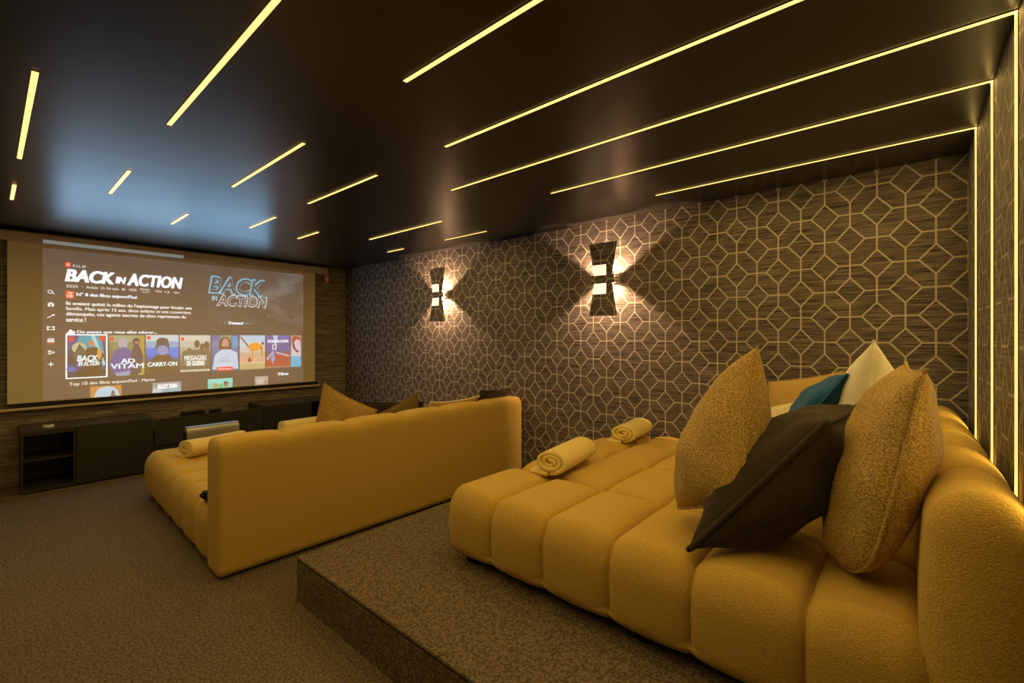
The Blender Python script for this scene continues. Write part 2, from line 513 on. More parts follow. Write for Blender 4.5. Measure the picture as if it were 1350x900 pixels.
# teal
pillow('pillow', P(1030, 590, 2.30), P(1117, 493, 2.30), P(1119, 497, 2.75), P(1040, 570, 2.75), .17, M['teal'],
       'teal blue pillow tucked behind the dark brown pillow', group=REAR, seed=5.5, wr=.012)
# pale ribbed
pillow('pillow', P(1000, 610, 2.50), P(1075, 600, 2.45), P(1072, 525, 2.60), P(1000, 540, 2.68), .16, M['ribbed'],
       'pale ribbed pillow showing between the standing gold pillow and the teal one', group=REAR, seed=6.1, wr=.004)
# camel at the back
pillow('pillow', P(1005, 575, 3.05), P(1112, 572, 2.98), P(1112, 490, 3.05), P(1014, 504, 3.12), .16, M['camel'],
       'plain camel pillow at the back of the pile by the patterned wall', group=REAR, seed=3.3, wr=.004)

FRONT = 'pillows along the front sofa backrest'
def PY(x, y, Y): return on(x, y, 1, Y)
def ST(x, y, Y, z=.45):
    p = on(x, y, 1, Y); p.z = z; return p
pillow('pillow', ST(402, 592, 3.62), ST(478, 600, 3.36), PY(497, 541, 3.30), PY(427, 505, 3.42), .16, M['gold'],
       'gold pillow with a tall pointed corner rising over the front sofa backrest', group=FRONT, seed=1.9, wr=.006)
pillow('pillow', ST(478, 590, 3.50), ST(556, 585, 3.32), PY(551, 516, 3.32), PY(497, 547, 3.36), .10, M['olive'],
       'olive brown pillow with its right corner pointing up behind the front sofa backrest', group=FRONT, seed=2.9, wr=.006)
pillow('pillow', ST(462, 580, 3.95), ST(560, 575, 3.72), PY(558, 530, 3.60), PY(460, 529, 3.84), .10, M['brown'],
       'flat dark brown pillow barely showing behind the gold and olive ones on the front sofa', group=FRONT, seed=3.9, wr=.006)
pillow('pillow', (2.60, 3.37, .45), (3.00, 3.37, .45), PY(633, 521, 3.12), PY(567, 530, 3.18), .12, M['camel'],
       'cream edged tan pillow showing above the right half of the front sofa backrest', group=FRONT, seed=4.9, pip=M['white'], pinch=.12)
pillow('pillow', (3.10, 3.36, .45), (3.50, 3.35, .45), PY(674, 512, 3.04), PY(634, 515, 3.10), .11, M['brown'],
       'dark brown pillow at the right end of the front sofa backrest by the wall', group=FRONT, seed=5.9, pinch=.05)

# ------------------------------------------------------------------ rolled towels
def towel(loc, rz, L, a, b, label, group):
    """towel rolled into a spiral, lying along its own x axis"""
    t = tag(root('rolled_towel', loc, rz), label, 'towel', group)
    turns, th = 2.6, .012
    n = 110
    mid = []
    for i in range(n + 1):
        s = i / n
        ang = 2 * math.pi * turns * s
        r = .14 + .86 * s
        mid.append((r * a * math.cos(ang + .94), r * b * math.sin(ang + .94)))
    # loose tail leaving along the underside
    ang = 2 * math.pi * turns + .94
    tx, ty = mid[-1]
    K = 16
    bm = bmesh.new()
    def ribbon(path, x0, x1, jit):
        rows = []
        for i, (y, z) in enumerate(path):
            p0 = path[max(0, i - 1)]; p1 = path[min(len(path) - 1, i + 1)]
            d = Vector((p1[0] - p0[0], p1[1] - p0[1])).normalized(); nn = Vector((-d.y, d.x)) * th
            row = []
            for sgn in (-1, 1):
                for k in range(K + 1):
                    f = k / K
                    xx = x0 + (x1 - x0) * f
                    e = .012 * noise.noise(Vector((i * .06, f * 3, jit))) + .006 * math.sin(i * .11) * (f - .5)
                    sw = 1 + .05 * noise.noise(Vector((f * 2.2, jit, i * .03)))
                    row.append(bm.verts.new((xx + e, (y + nn.x * sgn) * sw, b + th + (z + nn.y * sgn) * sw)))
            rows.append(row)
        W = K + 1
        for i in range(len(rows) - 1):
            A, C = rows[i], rows[i + 1]
            for k in range(K):
                bm.faces.new((A[k], A[k + 1], C[k + 1], C[k])); bm.faces.new((A[W + k], C[W + k], C[W + k + 1], A[W + k + 1]))
            bm.faces.new((A[0], C[0], C[W], A[W])); bm.faces.new((A[K], A[W + K], C[W + K], C[K]))
        for R in (rows[0], rows[-1]):
            for k in range(K): bm.faces.new((R[k], R[W + k], R[W + k + 1], R[k + 1]))
        bmesh.ops.recalc_face_normals(bm, faces=bm.faces)
    ribbon(mid, -L / 2, L / 2, loc[0])
    link('roll', bm, M['towel'], t, True)
    bm = bmesh.new()
    ribbon([(a * .1, -b - .004), (a * .45, -b - .004), (a * .8, -b - .002), (a * 1.12, -b - .004), (a * 1.28, -b - .006)], -L / 2 - .015, L / 2 - .03, loc[1])
    link('loose_end', bm, M['towel'], t, True)
    return t
TW = 'rolled towels on the sofas'
towel((2.33, 1.56, .632), math.radians(8), .46, .098, .060, 'rolled cream towel on the rear sofa seat nearer to the camera', TW)
towel((3.29, 1.60, .632), math.radians(6), .40, .095, .058, 'rolled cream towel on the rear sofa seat close to the patterned wall', TW)
towel((1.325, 4.62, .405), math.radians(12), .48, .10, .066, 'rolled cream towel on the left end of the front sofa seat', TW)
towel((2.30, 5.02, .405), math.radians(2), .50, .09, .052, 'rolled cream towel on the front sofa seat partly behind the gold pillow', TW)

# grey rounded bolster behind the towel on the front sofa
bm = bmesh.new()
prof = []
for i in range(13):
    q = math.pi * i / 12
    prof.append((math.cos(q) * .055, .14 + math.sin(q) * .05))
prof = [(.055, 0)] + prof + [(-.055, 0)]
prism(bm, [(-.215, y, z) for y, z in prof], (.43, 0, 0))
bol = tag(root('bolster', (1.405, 4.98, .408)), 'smooth grey round topped bolster behind the rolled towel on the front sofa', 'bolster')
link('body', bm, M['steel'], bol)
for q in ((.215, .222), (-.222, -.215)): link('end_cap', B((*q, -.055, .055, 0, .15), bev=.002), M['black'], bol)

# dark strap end between seat and backrest of the front sofa
bm = bmesh.new()
for i in range(1):
    box(bm, -.03, .05, -.03, .06, 0, .045, bev=.014)
rc = link('strap', bm, M['leg'])
rc.location = (.905, 3.30, .405)
tag(rc, 'small black strap end on the front sofa seat against the left end of the backrest', 'strap')

# ------------------------------------------------------------------ media furniture
CF = 5.98
def cab_left():
    t = tag(root('media_cabinet', (0, 0, 0)), 'black cabinet with open shelves and one door below the left half of the screen', 'cabinet')
    x0, x1, xm, z0, z1, yb = .203, 1.150, .560, .012, .575, YF - .004
    th = .016
    link('body', B((x0, x0 + th, CF + .018, yb, z0, z1 - .018), (x1 - th, x1, CF + .018, yb, z0, z1 - .018), (xm - th, xm, CF + .006, yb, z0, z1 - .018),
                   (x0, x1, CF + .018, yb, z0, z0 + .03), (x0, x1, yb - .01, yb, z0, z1 - .018), bev=.001), M['cabinet'], t)
    link('top_panel', B((x0 - .004, x1 + .002, CF - .002, yb, z1 - .018, z1), bev=.002), M['cabinet_top'], t)
    link('shelf', B((x0 + th, xm - th, CF + .03, yb - .01, .285, .303), bev=.001), M['cabinet'], t)
    link('frame_edge', B((x0, x0 + .012, CF, CF + .018, z0, z1 - .018), (x0 + .012, xm - .004, CF + .002, CF + .018, z1 - .05, z1 - .018), (x0 + .012, xm - .004, CF + .002, CF + .018, z0, z0 + .03)), M['cabinet'], t)
    link('door', B((xm + .004, x1 - .002, CF, CF + .018, z0 + .004, z1 - .020), bev=.002), M['cabinet'], t)
    for x in (x0 + .04, x1 - .04):
        link('foot', B((x - .02, x + .02, CF + .05, CF + .09, 0, z0 + .002)), M['black'], t)
M['cabinet_top'] = plain('cabinet top', (.060, .056, .052), .30)
cab_left()
def cab_mid():
    t = tag(root('media_bench', (0, 0, 0)), 'low black bench with a wide drop front panel between the two cabinets', 'bench')
    x0, x1, yb = 1.154, 2.236, YF - .004
    link('body', B((x0, x0 + .016, CF + .02, yb, .012, .40), (x1 - .016, x1, CF + .02, yb, .012, .40), (x0, x1, CF + .02, yb, .012, .04), (x0, x1, CF + .02, yb, .384, .40), (x0, x1, yb - .01, yb, .012, .40)), M['cabinet'], t)
    link('front_panel', B((x0 + .008, x1 - .006, CF, CF + .018, .262, .553), bev=.002), M['cabinet'], t)
    link('lower_rail', B((x0 + .008, x1 - .006, CF + .004, CF + .018, .225, .252), bev=.002), M['cabinet'], t)
    for x in (x0 + .04, x1 - .04):
        link('foot', B((x - .02, x + .02, CF + .05, CF + .09, 0, .014)), M['black'], t)
cab_mid()
def cab_right():
    t = tag(root('media_cabinet', (0, 0, 0)), 'black closed cabinet below the right end of the screen', 'cabinet')
    x0, x1, xm, z0, z1, yb = 2.240, 3.19, 2.84, .012, .575, YF - .004
    th = .016
    link('body', B((x0, x0 + th, CF + .018, yb, z0, z1 - .018), (x1 - th, x1, CF + .018, yb, z0, z1 - .018), (xm - th, xm, CF + .006, yb, z0, z1 - .018),
                   (x0, x1, CF + .018, yb, z0, z0 + .03), (x0, x1, yb - .01, yb, z0, z1 - .018), bev=.001), M['cabinet'], t)
    link('top_panel', B((x0 - .002, x1 + .004, CF - .002, yb, z1 - .018, z1), bev=.002), M['cabinet_top'], t)
    link('door', B((x0 + .002, xm - .012, CF, CF + .018, z0 + .004, z1 - .020), bev=.002), M['cabinet'], t)
    link('shelf', B((xm, x1 - th, CF + .03, yb - .01, .285, .303), bev=.001), M['cabinet'], t)
    for x in (x0 + .04, x1 - .04):
        link('foot', B((x - .02, x + .02, CF + .05, CF + .09, 0, z0 + .002)), M['black'], t)
cab_right()

bm = bmesh.new()
bmesh.ops.create_cone(bm, cap_ends=True, segments=28, radius1=.042, radius2=.036, depth=.018)
bmesh.ops.translate(bm, verts=bm.verts, vec=(0, 0, .009))
pk = tag(root('round_gadget', (.385, 6.13, .575)), 'small pale round gadget lying on top of the left cabinet', 'gadget')
link('body', bm, M['puck'], pk, False)
bm = bmesh.new()
bmesh.ops.create_cone(bm, cap_ends=True, segments=20, radius1=.018, radius2=.016, depth=.004)
bmesh.ops.translate(bm, verts=bm.verts, vec=(0, 0, .02))
link('button', bm, M['black'], pk)

rt = tag(root('set_top_box', (1.575, 6.26, .40)), 'black box device peeking above the low bench front panel', 'device')
link('body', B((-.11, .11, -.07, .07, 0, .155), bev=.006), M['black'], rt)
link('vent_lid', B((-.10, .10, -.06, .06, .155, .160), bev=.002), M['channel'], rt)
rt = tag(root('media_device', (1.80, 6.26, .40)), 'smaller black device beside the box device on the low bench', 'device')
link('body', B((-.07, .07, -.05, .05, 0, .148), bev=.02), M['black'], rt)
link('lid', B((-.06, .06, -.04, .04, .148, .152), bev=.002), M['channel'], rt)

# ------------------------------------------------------------------ projection screen
SY = 6.40
scr = tag(root('projection_screen', (0, 0, 0)), 'wide pull down projection screen showing a film menu on the front wall', 'screen')
link('fabric', B((.129, 3.086, SY, SY + .002, .775, 2.345)), M['fabric_screen'], scr)
link('casing', B((-.03, 3.235, 6.345, 6.450, 2.335, 2.425), bev=.006), M['casing'], scr)
for q in ((3.235, 3.252), (-.047, -.03)): link('casing_end', B((*q, 6.345, 6.450, 2.335, 2.425), bev=.003), M['casing'], scr)
for q in ((3.10, 3.16), (.10, .16)): link('bracket', B((*q, 6.44, 6.4769, 2.35, 2.42)), M['black'], scr)
link('hem', B((.129, 3.12, SY - .001, SY + .003, .742, .787)), M['hem'], scr)
link('weight_bar', B((-.02, 3.155, SY - .010, SY + .010, .718, .741), bev=.004), M['bar'], scr)
link('pull_tag', B((3.215, 3.275, 6.36, 6.364, 2.215, 2.325), (3.241, 3.249, 6.361, 6.363, 2.32, 2.345)), M['orange'], scr)
link('tag_mark', B((3.233, 3.257, 6.358, 6.360, 2.235, 2.275)), M['puck'], scr)

EMC = {}
def em(c, s=1.0):
    """light projected on the screen cloth: the cloth's own colour plus the picture's light"""
    key = (c, s)
    if key not in EMC:
        lin = tuple(((v / 255 + .055) / 1.055) ** 2.4 if v > 10 else v / 255 / 12.92 for v in c)
        m = plain('projected %d %d %d' % c, (.78, .70, .62), .9, emit=lin, es=s, spec=.1)
        EMC[key] = m
    return EMC[key]
LAY = [SY]
def quad(bm, x0, x1, z0, z1, y):
    bm.faces.new([bm.verts.new(p) for p in ((x0, y, z0), (x1, y, z0), (x1, y, z1), (x0, y, z1))])
def poly(bm, pts, y):
    bm.faces.new([bm.verts.new((x, y, z)) for x, z in pts])
def ell(bm, cx, cz, rx, rz, y, n=22):
    poly(bm, [(cx + rx * math.cos(2 * math.pi * i / n), cz + rz * math.sin(2 * math.pi * i / n)) for i in range(n)], y)
def lettering(name, body, x0, x1, z0, z1, c, y, parent=scr, bold=.0, shear=0, s=1.0, fit=True):
    cu = bpy.data.curves.new(name, 'FONT')
    cu.body = body; cu.size = 1; cu.offset = bold if name == 'logo_outline' else 0 if 'M' in body else min(bold, .012); cu.shear = shear; cu.resolution_u = 3; cu.fill_mode = 'FRONT'
    to = bpy.data.objects.new(name, cu); COL.objects.link(to)
    dg = bpy.context.evaluated_depsgraph_get()
    me = bpy.data.meshes.new_from_object(to.evaluated_get(dg))
    bpy.data.objects.remove(to); bpy.data.curves.remove(cu)
    xs = [v.co.x for v in me.vertices]; ys = [v.co.y for v in me.vertices]
    a0, a1, b0, b1 = min(xs), max(xs), min(ys), max(ys)
    for v in me.vertices:
        v.co = ((x0 + (v.co.x - a0) / (a1 - a0) * (x1 - x0)), y, (z0 + (v.co.y - b0) / (b1 - b0) * (z1 - z0)))
    if bold > .012 and name != 'logo_outline':               # heavier strokes: the glyphs doubled a little to both sides
        bmx = bmesh.new(); bmx.from_mesh(me)
        dx = (bold - .004) / (a1 - a0) * (x1 - x0)
        src = bmx.verts[:] + bmx.edges[:] + bmx.faces[:]
        for i, sh in enumerate((-dx, dx)):
            d = bmesh.ops.duplicate(bmx, geom=src)
            for v in d['geom']:
                if isinstance(v, bmesh.types.BMVert): v.co.x += sh; v.co.y -= .00004 * (i + 1)
        bmx.to_mesh(me); bmx.free()
    me.materials.clear(); me.materials.append(em(c, s))
    me.name = name
    o = bpy.data.objects.new(name, me); COL.objects.link(o); o.parent = parent
    return o
WHT = (225, 238, 255)
y1, y2, y3, y4, y5 = [SY - .0008 * i for i in range(1, 6)]

# the dim projected picture with bokeh blobs at its right
def picture_mat():
    m, nt, b = mat('projected picture'); k = NB(nt)
    co = k.coords()
    sep = k.n('ShaderNodeSeparateXYZ'); k.link(co, sep.inputs[0])
    f = k.noise(k.scaled(co, (1.6, 1, 2.6)), 2.0, 3, .55)
    f = k.ramp(f, .45, .8)
    g = k.m('MULTIPLY', k.ramp(sep.outputs[0], 1.6, 2.6), k.ramp(sep.outputs[2], 1.5, 1.75))
    col = k.mix(k.m('MULTIPLY', f, g), (.042, .036, .042), (.15, .17, .18))
    k.link(col, b.inputs['Emission Color']); b.inputs['Emission Strength'].default_value = 1
    b.inputs['Base Color'].default_value = (.78, .70, .62, 1); b.inputs['Roughness'].default_value = .9
    b.inputs['Specular IOR Level'].default_value = .1
    return m
bm = bmesh.new(); quad(bm, .36, 2.915, .80, 2.30, y1)
link('projected_picture', bm, picture_mat(), scr)
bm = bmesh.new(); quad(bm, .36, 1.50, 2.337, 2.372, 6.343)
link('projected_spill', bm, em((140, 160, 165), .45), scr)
for i in range(16):
    bm = bmesh.new(); x = random.uniform(2.42, 2.88); z = random.choice((random.uniform(1.62, 1.8), random.uniform(1.85, 2.2)))
    ell(bm, x, z, random.uniform(.008, .022), random.uniform(.008, .022), y2 - i * .00002, 12)
    link('light_speck', bm, em((150, 130, 150), .35), scr)

# heading
bm = bmesh.new(); quad(bm, .520, .562, 2.130, 2.180, y2); bd = link('badge', bm, em((215, 50, 35)), scr)
lettering('badge_letter', 'N', .531, .551, 2.139, 2.171, (255, 190, 175), y3, bd, .02)
lettering('heading_text', 'F I L M', .578, .668, 2.134, 2.160, WHT, y2, bold=.01)
T_B = .045
lettering('title_lettering', 'BACK', .523, .895, 1.985, 2.112, WHT, y2, bold=T_B, shear=.2, s=1.5)
lettering('title_lettering', 'IN', .908, .990, 2.000, 2.070, WHT, y2, bold=T_B, shear=.2, s=1.5)
lettering('title_lettering', 'ACTION', .985 + .02, 1.500, 1.985, 2.117, WHT, y2, bold=T_B, shear=.2, s=1.5)
for a, b_, tx in ((.526, .612, '2025'), (.642, .650, '·'), (.675, .765, 'Action'), (.790, .930, '1h 54 min'), (.955, .99, '4K'), (1.02, 1.085, 'HDR'), (1.245, 1.305, 'AD))'), (1.335, 1.375, '13'), (1.42, 1.475, '16+')):
    lettering('detail_text', tx, a, b_, 1.925 if tx != '·' else 1.938, 1.953 if tx != '·' else 1.945, (205, 205, 200), y2, bold=.012)
lettering('detail_text', 'Dolby', 1.115, 1.20, 1.938, 1.962, (215, 215, 210), y2, bold=.012)
lettering('detail_text', 'VISION', 1.125, 1.19, 1.916, 1.930, (190, 190, 185), y2, bold=.01)
bm = bmesh.new(); quad(bm, .521, .588, 1.815, 1.888, y2); bd = link('badge', bm, em((225, 60, 35)), scr)
lettering('badge_letter', 'TOP', .537, .572, 1.858, 1.878, (255, 225, 210), y3, bd, .02)
lettering('badge_letter', '10', .535, .574, 1.823, 1.852, (255, 225, 210), y3, bd, .02)
lettering('rank_text', "N° 8 des films aujourd'hui", .603, 1.083, 1.834, 1.878, WHT, y2, bold=.03)
for i, (tx, xe) in enumerate((("Ils avaient quitté le milieu de l'espionnage pour fonder une", 1.596), ("famille. Mais après 15 ans, deux enfants et une couverture", 1.585), ("démasquée, ces agents secrets de choc reprennent du", 1.535), ("service !", .672))):
    lettering('summary_text', tx, .526, xe, 1.738 - .0535 * i, 1.783 - .0535 * i, (225, 228, 225), y2, bold=.022)
bm = bmesh.new()
ell(bm, .545, 1.458, .016, .016, y2); ell(bm, .560, 1.480, .013, .018, y2); quad(bm, .535, .578, 1.446, 1.462, y2); ell(bm, .580, 1.468, .012, .014, y2)
link('heading_icon', bm, em((235, 245, 250)), scr)
lettering('row_heading', 'On pense que vous allez adorer...', .603, 1.263, 1.452, 1.490, WHT, y2, bold=.022)

# outline lettering at the right
bm = bmesh.new()
def outline(tx, x0, x1, z0, z1, c, r):
    back = lettering('logo_outline', tx, x0 - r, x1 + r, z0 - r, z1 + r, c, y3, bold=.05, shear=.18, s=.9)
    lettering('logo_face', tx, x0 + r * .3, x1 - r * .3, z0 + r * .3, z1 - r * .3, (60, 70, 85), y4, bold=.012, shear=.18, s=.8)
outline('BACK', 1.775, 2.40, 1.965, 2.165, (105, 175, 205), .014)
outline('ACTION', 1.86, 2.43, 1.815, 1.945, (190, 200, 205), .010)
lettering('logo_small', 'IN', 1.80, 1.86, 1.87, 1.93, (120, 190, 210), y3, bold=.02, shear=.18)
lettering('tagline_text', 'Demand', 1.985, 2.145, 1.582, 1.618, WHT, y2, bold=.04)
lettering('tagline_text', '‹ l’', 1.885, 1.965, 1.585, 1.615, (150, 145, 140), y2, bold=.0)
lettering('tagline_text', 'on ›', 2.165, 2.270, 1.585, 1.608, (150, 145, 140), y2, bold=.0)

# side menu icons
def icon(i, fn):
    z = 1.867 - i * .1192; x = .418
    bm = bmesh.new(); fn(bm, x, z); return link('menu_icon', bm, em((205, 210, 205)), scr)
def ring(bm, x, z, r, w):
    n = 20
    for i in range(n):
        a, b = 2 * math.pi * i / n, 2 * math.pi * (i + 1) / n
        poly(bm, [(x + r * math.cos(a), z + r * math.sin(a)), (x + r * math.cos(b), z + r * math.sin(b)), (x + (r - w) * math.cos(b), z + (r - w) * math.sin(b)), (x + (r - w) * math.cos(a), z + (r - w) * math.sin(a))], y2)
def ic_search(bm, x, z):
    ring(bm, x - .004, z + .004, .019, .007); poly(bm, [(x + .008, z - .006), (x + .014, z - .001), (x + .028, z - .018), (x + .022, z - .023)], y2)
def ic_home(bm, x, z):
    poly(bm, [(x - .026, z), (x, z + .024), (x + .026, z), (x + .020, z - .002), (x - .020, z - .002)], y2); quad(bm, x - .02, x - .006, z - .018, z, y2); quad(bm, x + .006, x + .02, z - .018, z, y2); quad(bm, x - .02, x + .02, z - .022, z - .016, y2)
def ic_trend(bm, x, z):
    poly(bm, [(x - .028, z - .014), (x - .024, z - .021), (x + .026, z + .012), (x + .022, z + .019)], y2); quad(bm, x + .008, x + .028, z + .012, z + .019, y2)
def ic_tv(bm, x, z):
    for q in ((x - .026, x + .026, z + .010, z + .017), (x - .026, x + .026, z - .017, z - .010), (x - .026, x - .017, z - .017, z + .017), (x + .017, x + .026, z - .017, z + .017)): quad(bm, *q, y2)
def ic_clap(bm, x, z):
    quad(bm, x - .025, x + .025, z - .020, z + .004, y2); poly(bm, [(x - .022, z + .006), (x + .025, z + .009), (x + .022, z + .021), (x - .022, z + .017)], y2)
def ic_cat(bm, x, z):
    ell(bm, x - .008, z + .010, .014, .009, y2); ell(bm, x + .016, z - .002, .012, .009, y2); ell(bm, x - .008, z - .013, .014, .008, y2)
def ic_plus(bm, x, z):
    quad(bm, x - .022, x + .022, z - .004, z + .004, y2); quad(bm, x - .004, x + .004, z - .022, z + .022, y2)
for i, f in enumerate((ic_search, ic_home, ic_trend, ic_tv, ic_clap, ic_cat, ic_plus)): icon(i, f)
bm = bmesh.new(); quad(bm, .395, .445, 1.355, 1.363, y2); link('menu_underline', bm, em((225, 60, 35)), scr)

# poster tiles
def poster(x0, x1, z0, z1, bg, shapes, texts, frame=None):
    """bg: bands of colour from the top; shapes: lists of ((points or ellipse), colour) in tile units 0..1"""
    W, H = x1 - x0, z1 - z0
    bm = bmesh.new(); ms = []
    n = len(bg)
    for i, c in enumerate(bg):
        quad(bm, x0, x1, z1 - H * (i + 1) / n, z1 - H * i / n, y2)
        bm.faces.ensure_lookup_table(); ms.append(em(c, .9)); bm.faces[-1].material_index = i
    o = link('poster_tile', bm, ms, scr)
    for i, (sh, c) in enumerate(shapes):
        bm = bmesh.new(); y = y3 - .00006 * i
        if len(sh) == 4 and not isinstance(sh[0], tuple):
            ell(bm, x0 + sh[0] * W, z0 + sh[1] * H, sh[2] * W, sh[3] * H, y)
        else:
            poly(bm, [(x0 + a * W, z0 + b * H) for a, b in sh], y)
        link('poster_shape', bm, em(c, .9), o)
    for (tx, a0, a1, b0, b1, c, sh) in texts:
        lettering('poster_title', tx, x0 + a0 * W, x0 + a1 * W, z0 + b0 * H, z0 + b1 * H, c, y5, o, .02, sh)
    if frame:
        bm = bmesh.new(); t = .010
        for q in ((x0 - t, x1 + t, z1, z1 + t), (x0 - t, x1 + t, z0 - t, z0), (x0 - t, x0, z0, z1), (x1, x1 + t, z0, z1)): quad(bm, *q, y3)
        link('poster_frame', bm, em(frame, 1.1), o)
R_ = lambda a, b, c, d: [(a, c), (b, c), (b, d), (a, d)]
RED = (215, 45, 40)
poster(.533, .830, 1.008, 1.440, [(75, 55, 130), (40, 70, 120), (50, 50, 90), (30, 35, 60), (35, 55, 110), (30, 40, 70)],
       [([(.3, 1), (.85, 1), (.95, .55), (.2, .6)], (25, 150, 170)), ([(.60, 1), (.70, 1), (.98, .30), (.92, .25)], (150, 210, 220)), ((.30, .70, .18, .13), (185, 180, 150)), ([(.12, .45), (.3, .8), (.5, .6), (.45, .4)], (70, 75, 70)),
        ((.62, .80, .08, .07), (200, 120, 85)), ([(.42, .5), (.5, .7), (.75, .72), (.92, .55), (.85, .15), (.35, .1)], (60, 45, 40)), ((.82, .55, .06, .14), (215, 150, 80)), ([(.25, .12), (.65, .3), (.9, .1), (.8, 0), (.3, 0)], (50, 40, 38)), ((.10, .2, .12, .06), (60, 90, 180)), (R_(.03, .15, .86, .97), RED), (R_(.82, .98, .87, .99), RED)],
       [('BACK', .25, .78, .38, .52, (215, 240, 250), .15), ('IN ACTION', .28, .82, .27, .38, (215, 240, 250), .15)], frame=(235, 245, 245))
poster(.855, 1.150, 1.003, 1.441, [(150, 160, 130), (120, 130, 90), (105, 110, 85), (95, 90, 80), (85, 75, 75), (75, 65, 70)],
       [([(.78, 1), (1, 1), (1, 0), (.82, 0)], (165, 145, 70)), ((.38, .80, .13, .12), (170, 160, 185)), ([(0, .3), (.15, .62), (.4, .72), (.62, .6), (.65, .05), (.1, .05)], (75, 75, 150)), ((.76, .84, .11, .10), (60, 50, 70)), ([(.58, .4), (.68, .76), (.86, .74), (.98, .45), (.9, .05), (.62, .05)], (60, 55, 75)), ((.78, .82, .07, .03), (180, 120, 120)), ([(.15, .08), (.6, .12), (.55, 0), (.2, 0)], (140, 150, 180)), (R_(.02, .12, .86, .96), RED)],
       [('AD', .32, .72, .31, .42, (215, 240, 250), 0), ('VITAM', .04, .97, .18, .30, (215, 240, 250), 0)])
poster(1.163, 1.465, 1.013, 1.446, [(190, 205, 215), (130, 165, 205), (60, 120, 200), (45, 80, 140), (75, 60, 55), (95, 72, 52)],
       [([(.0, .55), (.3, .7), (.32, .45), (.1, .4)], (40, 110, 215)), ([(.7, .6), (1, .7), (1, .4), (.75, .42)], (40, 120, 225)), ([(.05, .2), (.3, .48), (.7, .48), (.98, .2), (.98, .0), (.02, .0)], (75, 58, 52)), ((.5, .70, .21, .22), (70, 70, 85)), ((.5, .60, .17, .13), (130, 140, 190)), ((.5, .83, .19, .10), (60, 60, 75)), (R_(.03, .14, .88, .97), RED)],
       [('CARRY-ON', .05, .95, .18, .29, (215, 240, 250), 0)])
poster(1.477, 1.785, 1.013, 1.444, [(200, 200, 190), (185, 185, 172), (165, 160, 145), (130, 125, 110), (110, 105, 90), (90, 85, 72)],
       [((.16, .52, .08, .06), (95, 90, 80)), ((.30, .58, .08, .07), (90, 85, 75)), ((.55, .76, .09, .11), (85, 70, 65)), ((.72, .68, .08, .09), (85, 75, 65)), ((.88, .72, .10, .11), (80, 68, 60)), ([(.05, .3), (.1, .5), (.45, .6), (.98, .62), (1, .3)], (100, 95, 82)), (R_(.02, .98, .0, .05), (205, 210, 180)), (R_(.04, .13, .85, .94), RED)],
       [('MESSAGERS', .15, .86, .31, .44, (230, 240, 240), 0), ('DE GUERRE', .22, .80, .16, .29, (230, 240, 240), 0), ('Nouveaux épisodes', .10, .90, .008, .042, (70, 70, 55), 0)])
poster(1.799, 2.094, 1.003, 1.445, [(90, 100, 160), (110, 120, 170), (90, 105, 160), (80, 100, 150), (70, 90, 140), (80, 100, 150)],
       [([(.3, 1), (.72, 1), (.65, .6), (.35, .6)], (120, 150, 120)), ((.86, .80, .12, .18), (45, 150, 200)), ((.49, .74, .22, .22), (85, 55, 50)), ([(.25, .8), (.3, .5), (.7, .5), (.75, .8)], (90, 60, 52)), ([(.02, .05), (.12, .45), (.35, .60), (.68, .60), (.95, .5), (1, .05)], (185, 205, 230)), ((.50, .76, .13, .15), (190, 140, 130)), ((.50, .65, .10, .05), (100, 65, 60)), (R_(.18, .78, .0, .11), (225, 40, 40))],
       [('ÉCLAT', .32, .66, .33, .40, (110, 130, 150), 0), ('SAISON', .28, .70, .25, .31, (110, 130, 150), 0), ('Nouveau', .25, .72, .03, .085, (250, 200, 190), 0)])
poster(2.109, 2.411, 1.003, 1.445, [(170, 200, 225), (190, 205, 215), (195, 195, 185), (190, 165, 140), (200, 185, 150), (185, 165, 120)],
       [([(.0, .95), (.05, .97), (.45, .60), (.4, .57)], (120, 85, 70)), ((.60, .66, .26, .13), (225, 150, 45)), ([(.42, .6), (.46, .3), (.52, .3), (.5, .6)], (215, 145, 50)), ([(.80, .65), (.86, .35), (.91, .35), (.9, .7)], (190, 120, 50)), ((.90, .76, .06, .05), (70, 90, 90)), (R_(.0, 1, .0, .03), (150, 140, 100)), ((.38, .28, .06, .08), (150, 40, 60))],
       [('LUCK', .06, .36, .22, .33, (190, 50, 50), 0), ('& LOVE', .44, .93, .23, .32, (190, 60, 55), 0)])
poster(2.427, 2.735, 1.007, 1.445, [(95, 85, 165), (90, 80, 150), (80, 80, 150), (110, 75, 110), (140, 65, 70), (160, 100, 90)],
       [([(.28, 1), (.48, 1), (.42, .7), (.34, .7)], (170, 195, 225)), ([(.0, .28), (.25, .42), (.75, .48), (1, .40), (1, .05), (0, .05)], (165, 60, 50)), ([(.0, .3), (.28, .52), (.32, .50), (.05, .24)], (175, 170, 200)), ([(.4, .5), (.98, .38), (.98, .33), (.4, .45)], (175, 170, 200)), (R_(.25, .42, .56, .72), (215, 220, 235)), ([(.18, .3), (.3, .5), (.36, .3), (.26, .12)], (130, 150, 215)), (R_(.0, 1, .0, .06), (150, 110, 95))],
       [('EQUALIZER', .06, .94, .77, .86, (235, 240, 250), 0), ('1', .30, .36, .59, .70, (70, 60, 70), 0)])
poster(2.747, 2.885, 1.010, 1.445, [(190, 130, 130), (185, 140, 150), (195, 175, 195), (205, 190, 205), (70, 175, 215), (60, 170, 210)],
       [((.5, .86, .42, .12), (150, 60, 55)), ((.62, .68, .34, .20), (205, 190, 200)), ([(.12, .8), (.2, .6), (.62, .44), (.8, .5), (.5, .55), (.22, .82)], (75, 50, 65)), (R_(.0, 1, .0, .24), (70, 175, 215))], [])

